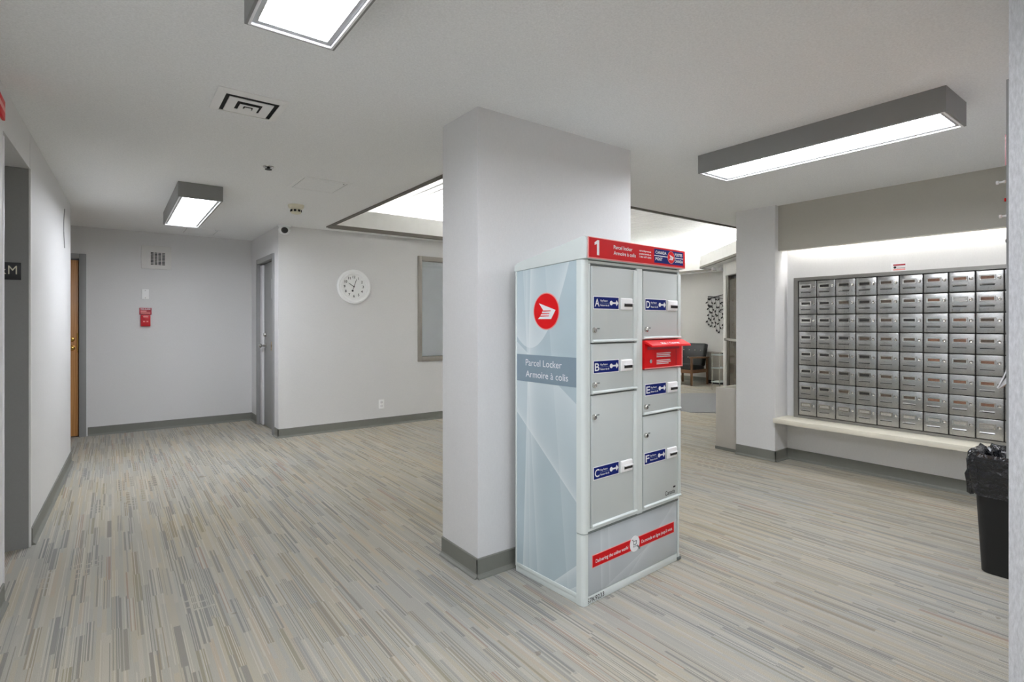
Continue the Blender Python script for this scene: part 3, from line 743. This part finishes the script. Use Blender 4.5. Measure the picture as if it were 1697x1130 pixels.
def lock(dr, x, z):
    MB().lathe([(.013, -.006), (.0125, -.016), (.009, -.019), (.001, -.019)], (x, 0, z), 'y', 18).build('lock', 'chrome', dr)
    MB().box(x - .0012, x + .0012, -.0196, -.0188, z - .005, z + .005).build('keyhole', 'dark', dr)
    MB().box(x + .022, x + .040, -.0068, -.006, z + .004, z + .010).build('lock_mark', 'lgap', dr)
def locker_door(x0, x1, z0, z1, label):
    d = MB().box(x0, x1, -.006, .013, z0, z1).build('locker_door', 'ldoor', LK, bevel=.002)
    tag(d, label)
    MB().box(x1 - .030, x1 - .003, -.011, -.005, z0 + .014, z1 - .004).build('door_flange', 'lgrey', d, bevel=.003)
    MB().prism([(-.005, z0), (-.014, z0 + .003), (-.015, z0 + .010), (-.005, z0 + .016)], x0 + .003, x1 - .001, YZ).build('door_lip', 'lgrey', d, bevel=.002)
    return d
DX = ((.052, .392), (.448, .788))
A = locker_door(*DX[0], 1.226, 1.588, 'upper left locker door marked A'); key_label(A, .063, 1.388, 'A'); lock(A, .066, 1.286)
B = locker_door(*DX[0], .984, 1.220, 'left locker door marked B'); key_label(B, .063, 1.084, 'B'); lock(B, .066, 1.028)
Cc = locker_door(*DX[0], .360, .978, 'tall left locker door marked C'); key_label(Cc, .063, .584, 'C'); lock(Cc, .064, .878)
D = locker_door(*DX[1], 1.234, 1.588, 'upper right locker door marked D'); key_label(D, .463, 1.388, 'D'); lock(D, .470, 1.286)
E = locker_door(*DX[1], .842, 1.076, 'right locker door marked E'); key_label(E, .463, .944, 'E'); lock(E, .466, .885)
F = locker_door(*DX[1], .360, .836, 'tall right locker door marked F'); key_label(F, .457, .588, 'F'); lock(F, .466, .738)
text('lettering', 'Canada', 'dprint', F, (.640, -.0065, .388), RX, UZ, .024, .092)
MB().box(.716, .737, -.0072, -.0066, .418, .427).build('wordmark_flag', 'dprint', F)
# red letter slot with hood
mb_ = MB().box(.448, .792, -.014, .012, 1.080, 1.222).build('mail_slot', 'redm', LK, bevel=.002)
tag(mb_, 'red mail slot with a projecting hood')
MB().box(.448, .794, -.0165, -.013, 1.080, 1.086).build('slot_edge', 'redp', mb_, bevel=.001)
MB().box(.786, .794, -.0165, -.013, 1.086, 1.2).build('slot_edge', 'redp', mb_, bevel=.001)
MB().prism([(.012, 1.226), (-.012, 1.230), (-.062, 1.206), (-.066, 1.196), (-.058, 1.196), (-.012, 1.216)], .446, .798, YZ).build('slot_hood', 'redm', mb_, bevel=.001)
hood_up = Vector((0, .05, .024)).normalized()
text('lettering', 'Mail  •  Courrier', 'wprint', mb_, (.545, -.0555, 1.2098), RX, hood_up, .017, .165, thick=.0012, bold=.02)
MB().box(.47, .76, -.016, -.0138, 1.180, 1.196).build('slot_opening', 'alarmd', mb_)
MB().box(.73, .733, -.0152, -.0138, 1.09, 1.176).build('slot_seam', 'alarmd', mb_)
MB().lathe([(.010, -.013), (.010, -.018), (.001, -.0185)], (.497, 0, 1.120), 'y', 16).build('lock', 'chrome', mb_)
for k, z in enumerate((1.157, 1.148, 1.139, 1.120, 1.111, 1.102)):
    MB().box(.552, .552 + (.128, .122, .126, .124, .128, .108)[k], -.0148, -.0138, z, z + .0045).build('print_line', 'wprint', mb_)
# base panel with slogan bar
bp = MB().box(.036, LW - .036, .003, .014, .042, .334).build('base_panel', 'lfront', LK, bevel=.002)
MB().box(.062, .736, .0012, .003, .166, .226).build('bar_edge', 'redp', bp)
MB().box(.065, .733, .0006, .0013, .169, .223).build('slogan_bar', 'red', bp)
text('lettering', 'Delivering the online world', 'wprint', bp, (.085, .0004, .185), RX, UZ, .017, .245, bold=.012)
text('lettering', "Du monde en ligne jusqu'à vous", 'wprint', bp, (.440, .0004, .185), RX, UZ, .017, .275, bold=.012)
MB().lathe([(.040, .0012), (.040, -.0002), (.001, -.0002)], (.384, 0, .197), 'y', 28).build('badge', 'wprint', bp)
cartp = MB()
for poly in ([(-.020, .018), (-.014, .018), (-.008, -.008), (.014, -.008), (.018, .012), (.014, .012), (.011, -.004), (-.006, -.004), (-.012, .022), (-.020, .022)],
             [(-.010, .010), (.016, .010), (.016, .013), (-.010, .013)], [(-.008, -.018), (-.002, -.018), (-.002, -.012), (-.008, -.012)], [(.008, -.018), (.014, -.018), (.014, -.012), (.008, -.012)]):
    cartp.prism([(.382 + x, .199 + z) for x, z in poly], -.0010, -.0002, XZ)
cartp.build('cart_icon', 'lgap', bp, smooth=False)
MB().prism([(.400, .182), (.424, .160), (.430, .166), (.406, .188)], -.0010, .003, XZ).build('cursor_icon', 'lgap', bp, smooth=False)
for x0 in (LW - .034,):
    MB().box(x0, x0 + .032, -.004, .004, .004, .020).build('plinth_clip', 'lgap', LK, bevel=.002)

# ------------------------------------------------------------------ mailboxes
MBK = empty('mailbox_bank', (5.28, 2.476, .42)); tag(MBK, 'wall-mounted bank of small steel mailboxes above the ivory ledge', 'mailboxes')
def ml(o): return loc(o, MBK)
NC, NR, CW, CH, Y0, Z0 = 10, 8, .163, .159, 2.433, 1.717
yend = Y0 - NC * CW
q = MB().box(5.232, 5.279, Y0 + .002, 2.476, .421, 1.749).box(5.232, 5.279, yend - .04, Y0 + .002, Z0 + .002, 1.749).box(5.232, 5.279, yend - .04, yend - .002, .421, Z0 + .002).box(5.236, 5.279, yend - .002, Y0 + .002, .421, Z0 - NR * CH - .002)
ml(q.build('bank_frame', 'mframe', smooth=False))
ml(MB().box(5.252, 5.279, yend, Y0, Z0 - NR * CH, Z0).build('bank_body', 'namedark', smooth=False))
# one door: local origin at its centre on the body's face, -x is outwards, -y is image right
def mdoor(card):
    d = MB().box(-.016, .0, -CW / 2 + .003, CW / 2 - .003, -CH / 2 + .003, CH / 2 - .003).build('mailbox_door', 'mail', bevel=.005, seg=3, angle=50)
    r = MB(); yl, yr, zb, zt = .050, -.026, .013, .034     # card window
    w = .0095
    for b in ((yr - w, yl + w, zt, zt + w), (yr - w, yl + w, zb - w, zb), (yl, yl + w, zb, zt), (yr - w, yr, zb, zt)): r.box(-.0215, -.015, b[0], b[1], b[2], b[3])
    for yy in (yl + .003, yr - .003):
        for zz in (zb - .003, zt + .003): r.lathe([(.004, -.0195), (.003, -.022), (.0005, -.0225)], (0, yy, zz), 'x', 8)
    r.build('card_holder', 'chrome', d, smooth=True)
    MB().box(-.0175, -.0158, yr, yl, zb, zt).build('name_card', card, d)
    MB().lathe([(.0125, -.015), (.0125, -.019), (.008, -.023), (.005, -.0222), (.001, -.0205)], (0, -.056, .020), 'x', 14).build('lock', 'chrome', d)
    MB().prism([(-.0155, -.021), (-.021, -.030), (-.0155, -.031)], -.030, .058, XZ).build('louvre', 'mail', d, smooth=False)
    MB().box(-.0168, -.0155, -.028, .056, -.0355, -.031).build('louvre_gap', 'black', d)
    return d
protos = {k: mdoor(k) for k in ('namedark', 'brown', 'copper_refl', 'cardw', 'card_refl')}
used = set()
for c in range(NC):
    for r in range(NR):
        u = random.random()
        if c <= 3: k = 'namedark' if u < .7 else 'brown'
        elif c <= 5: k = 'brown' if u < .7 else 'namedark'
        else: k = 'copper_refl' if u < .8 else 'brown'
        if r == 7: k = 'card_refl'
        if (c, r) in ((7, 1),): k = 'cardw'
        if k in used: d = dup(protos[k], MBK)
        else: d = protos[k]; d.parent = MBK; used.add(k)
        d.matrix_parent_inverse = Matrix.Identity(4)
        d.location = (5.252 - MBK.location.x, Y0 - (c + .5) * CW - MBK.location.y, Z0 - (r + .5) * CH - MBK.location.z)
ld = MB().box(4.995, 5.2785, .39, 2.556, .376, .42).build('wall_ledge', 'ivory', bevel=.003); tag(ld, 'long ivory ledge under the steel mailboxes', 'ledge')
nt = empty('warning_card', (5.279, 1.63, 1.75)); tag(nt, 'small white warning card with red header standing above the mailbox frame', 'card')
MB().box(-.004, 0, -.05, .06, 0, .072).build('card_sheet', 'paper', nt)
MB().box(-.0048, -.004, -.042, .044, .050, .062).build('card_header', 'alarmd', nt)
MB().lathe([(.010, -.004), (.010, -.0052), (.001, -.0052)], (0, .032, .036), 'x', 14).build('card_picture', 'dark', nt)
MB().box(-.0046, -.004, -.042, .02, .028, .031).build('card_line', 'base', nt)
MB().box(-.0046, -.004, -.042, .044, .012, .022).build('card_line', 'redp', nt)
tl = empty('tube_light', (5.235, 1.46, 2.16)); tag(tl, 'hidden tube light behind the soffit washing the wall above the mailboxes', 'light')
MB().box(-.03, .03, -1.02, 1.02, .02, .06).build('tube_batten', 'white', tl)
MB().tube([(0, -1.0, 0), (0, 1.0, 0)], .014, 10).build('tube_lamp', 'mtube', tl)
MB().box(-.02, .02, -1.02, -1.0, -.02, .06).build('tube_socket', 'white', tl)
MB().box(-.02, .02, 1.0, 1.02, -.02, .06).build('tube_socket', 'white', tl)

# ------------------------------------------------------------------ waste bin
def rrect(cx, cy, hx, hy, r, z, n=6, jit=0):
    P = []
    for (sx, sy, a0) in ((1, 1, 0), (-1, 1, PI / 2), (-1, -1, PI), (1, -1, 3 * PI / 2)):
        for k in range(n + 1):
            a = a0 + PI / 2 * k / n
            P.append((cx + sx * (hx - r) + r * math.cos(a), cy + sy * (hy - r) + r * math.sin(a), z))
    return P
wb = empty('waste_bin', (3.80, .620, 0)); tag(wb, 'black plastic waste bin with a bag liner at the right edge', 'waste bin')
hx, hy = .13, .19
R = [rrect(0, 0, hx * .80, hy * .80, .04, 0), rrect(0, 0, hx * .84, hy * .84, .04, .006), rrect(0, 0, hx * .985, hy * .985, .045, .56), rrect(0, 0, hx * 1.02, hy * 1.02, .045, .565), rrect(0, 0, hx * 1.02, hy * 1.02, .045, .59),
     rrect(0, 0, hx * .96, hy * .96, .04, .59), rrect(0, 0, hx * .80, hy * .80, .035, .02)]
MB().loft(R).build('bin_body', 'binbody', wb, angle=40)
rnd = random.Random(3); n_ = 12
base_r = lambda s, z: rrect(0, 0, hx * s + .004, hy * s + .004, .05, z, n_)
prof = [(.985, .415), (1.05, .412), (1.08, .43), (1.07, .47), (1.10, .52), (1.08, .56), (1.09, .595), (1.06, .62), (1.0, .634), (.93, .628), (.86, .61), (.80, .55), (.76, .45)]
rings = []
for i, (s, z) in enumerate(prof):
    ring = []
    for k, (x, y, zz) in enumerate(base_r(s, z)):
        a = k / (4 * (n_ + 1)) * 2 * PI
        w = .006 * math.sin(a * 9 + i * .9) + .005 * math.sin(a * 17 - i * 1.7) + rnd.uniform(-.003, .003)
        if i < 2: w *= .4
        L = math.hypot(x, y); ring.append((x + x / L * w, y + y / L * w, zz + (.012 * math.sin(a * 5 + 1) + rnd.uniform(-.006, .006)) * (1 if i > 1 else .6)))
    rings.append(ring)
MB().loft(rings, cap=False).build('bag_liner', 'liner', wb, angle=28)

# ------------------------------------------------------------------ notice board on the hidden face of the right wall
nb = empty('notice_board', (2.7, .36, 1.45)); tag(nb, 'edge-on notice board on the right wall, seen only by its pins', 'notice board')
MB().box(-.62, .62, .001, .012, -.5, .55).build('board_panel', 'cork', nb)
MB().box(-.64, -.62, 0, .016, -.52, .57).build('board_frame', 'trimg', nb); MB().box(.62, .64, 0, .016, -.52, .57).build('board_frame', 'trimg', nb)
for i, (z, m, L, x) in enumerate(((1.735, 'rim', .034, 2.10), (1.637, 'rim', .031, 2.12), (1.565, 'dark', .02, 2.14), (1.685, 'redm', .019, 2.12))):
    p = MB().lathe([(.0025, 0), (.0025, L * .35), (.0048, L * .42), (.003, L * .6), (.003, L * .8), (.0055, L * .86), (.0055, L), (.001, L + .001)], (0, 0, 0), 'y', 10).build('push_pin', m)
    p.location = (x, .3715, z)
    tag(p, ('white push pin highest on the edge-on notice board', 'white push pin second from the top of the notice board', 'black push pin lowest on the notice board', 'red push pin between two white pins on the notice board')[i], 'push pin', 'pins on the notice board')
cd = MB()
for k in range(6):
    pass
cd.prism([(2.09, .374), (2.11, .388), (2.20, .376), (2.20, .3735), (2.11, .3845), (2.092, .3735)], 1.785, 1.875); o = cd.build('curled_card', 'alarmd'); tag(o, 'dark red card curling off the top of the notice board', 'card')
pb = MB(); A_, B_ = [], []
for k in range(9):
    u = k / 8; z = 1.212 - .082 * u; y = .373 + .026 * u ** 1.4
    A_.append((y, z)); B_.append((y - .003, z - .001))
pb.prism(A_ + B_[::-1], 2.07, 2.13, YZ); o = pb.build('curled_leaflet', 'paper'); tag(o, 'white leaflet curling out from behind the right wall edge', 'leaflet')
MB().prism([(.374, 1.17), (.398, 1.129), (.396, 1.127), (.372, 1.150)], 2.075, 2.125, YZ).build('leaflet_fold', 'paper', o)

# ------------------------------------------------------------------ lobby things beyond the pier
lb = empty('planter_box', (5.32, 3.085, 0)); tag(lb, 'low greige box with an open top beside the pier', 'box')
q = MB().box(-.23, -.20, -.125, .125, 0, .645).box(.20, .23, -.125, .125, 0, .645).box(-.20, .20, -.125, -.095, 0, .645).box(-.20, .20, .095, .125, 0, .645).box(-.20, .20, -.095, .095, 0, .56)
q.build('box_shell', 'greige', lb, bevel=.003)
MB().box(-.236, .236, -.13, .13, 0, .03).build('box_plinth', 'base', lb)
mt = MB().prism([(6.806, 4.696), (7.5, 4.17), (9.6, 5.2), (8.6, 6.04), (7.6, 6.2), (6.87, 5.15)], 0, .008).build('entrance_mat', 'mat', smooth=False); tag(mt, 'flat grey entrance mat on the lobby floor before the armchair', 'mat')

ac = empty('armchair', (10.0, 7.0, 0)); tag(ac, 'wooden armchair with black tufted vinyl cushions in the lobby', 'armchair')
# faces -x; width along y
for s in (-1, 1):
    MB().prism([(-.30, 0), (-.262, 0), (-.255, .58), (-.305, .58)], s * .31 - .018, s * .31 + .018, XZ).build('leg', 'walnut', ac, bevel=.004)
    MB().prism([(.27, 0), (.305, 0), (.29, .58), (.25, .58)], s * .31 - .018, s * .31 + .018, XZ).build('leg', 'walnut', ac, bevel=.004)
    MB().prism([(-.33, .575), (.32, .56), (.32, .595), (-.33, .61)], s * .31 - .03, s * .31 + .03, XZ).build('armrest', 'walnut', ac, bevel=.006)
    MB().box(-.27, .27, s * .31 - .014, s * .31 + .014, .26, .33).build('side_rail', 'walnut', ac, bevel=.003)
MB().box(-.30, -.27, -.30, .30, .26, .33).build('seat_rail', 'walnut', ac, bevel=.003)
MB().box(.26, .29, -.30, .30, .26, .33).build('seat_rail', 'walnut', ac, bevel=.003)
sc_ = MB().prism([(-.30, .33), (.22, .29), (.22, .41), (-.30, .46)], -.285, .285, XZ).build('seat_cushion', 'vinyl', ac, bevel=.03, seg=3)
bk = MB().prism([(.10, .40), (.25, .38), (.38, .86), (.24, .88)], -.285, .285, XZ).build('back_cushion', 'vinyl', ac, bevel=.03, seg=3)
for r_ in (.35, .68):
    for k in range(4):
        px, pz = .10 + .14 * r_, .40 + .48 * r_
        MB().lathe([(.016, .004), (.014, -.006), (.002, -.009)], (px - .002, -.21 + k * .14, pz), 'x', 10).build('button', 'chrome', bk)
st = empty('glass_shelf', (9.85, 5.98, 0)); tag(st, 'three-tier glass shelf stand with chrome legs in the lobby', 'shelf')
for x in (-.36, .36):
    for y in (-.075, .085):
        MB().tube([(x, y, 0), (x, y, .73)], .011, 8).build('leg', 'chrome', st)
for z in (.68, .42, .15): MB().box(-.375, .375, -.09, .10, z, z + .022).build('shelf_board', 'tglass', st, bevel=.002)
bo = empty('desk_stapler', (9.80, 6.0, .7035)); tag(bo, 'small dark object lying on the glass shelf top', 'stapler')
MB().box(-.06, .06, -.02, .02, 0, .018).build('stapler_base', 'dark', bo, bevel=.004)
MB().prism([(-.06, .02), (.05, .02), (.06, .05), (-.04, .06)], -.015, .015, XZ).build('stapler_arm', 'chrome', bo, bevel=.004)
cb_ = empty('low_cabinet', (10.50, 6.5, 0)); tag(cb_, 'low taupe cabinet against the lobby wall behind the glass shelf', 'cabinet')
MB().box(-.09, .118, -.60, .28, .08, .66).build('cabinet_body', 'taupe', cb_, bevel=.003)
MB().box(-.11, .118, -.62, .30, .66, .69).build('cabinet_top', 'taupe', cb_, bevel=.003)
MB().box(-.07, .11, -.59, .27, 0, .08).build('cabinet_plinth', 'dark', cb_)
for y in (-.59, -.15): MB().box(-.098, -.09, y, y + .42, .1, .64).build('cabinet_door', 'taupe', cb_, bevel=.002)

# metal wall art: branch, hanging vines, leaves and two birds
wa = empty('wall_art', (10.615, 6.60, 1.56)); wa.scale = (1, .9, .86); tag(wa, 'black metal leaf and vine wall art above the glass shelf', 'wall art')
rn = random.Random(11)
MB().tube([(-.02, .30, .40), (-.02, .12, .38), (-.02, -.05, .42), (-.02, -.30, .47)], .012, 6, .008).build('branch', 'artm', wa)
MB().tube([(-.02, .32, .34), (-.02, .1, .37), (-.02, -.10, .33), (-.02, -.28, .36)], .009, 6, .006).build('branch', 'artm', wa)
vb, lfb = MB(), MB()
for k in range(7):
    y = .29 - k * .095; L = (.75, .80, .9, .95, .85, .9, .8)[k]; pts = []
    for i in range(9):
        u = i / 8; pts.append((-.02, y + .022 * math.sin(u * 9 + k), .40 - L * u))
    vb.tube(pts, .0045, 5)
    for i in range(9):
        u = (i + .6) / 9.2; z = .40 - L * u; yy = y + .022 * math.sin(u * 9 + k); s = 1 if (i + k) % 2 else -1
        a = rn.uniform(.5, 1.1); dx, dz = s * math.sin(a), -math.cos(a); l_, w_ = .075, .019
        P = [(0, 0), (l_ * .35, w_), (l_ * .7, w_ * .8), (l_, 0), (l_ * .7, -w_ * .8), (l_ * .35, -w_)]
        lfb.prism([(yy + p * dx - q_ * dz, z + p * dz + q_ * dx) for p, q_ in P], -.028, -.022, YZ)
vb.build('vine', 'artm', wa); tag(lfb.build('leaves', 'artm', wa, smooth=False), kind='stuff')
for y, z in ((.24, .14), (-.16, .02)):
    MB().prism([(y - .055, z), (y - .02, z + .035), (y + .025, z + .04), (y + .05, z + .065), (y + .07, z + .045), (y + .055, z + .01), (y + .01, z - .035), (y - .03, z - .02), (y - .08, z - .05)], -.036, -.026, YZ).build('bird', 'artm', wa, smooth=False)
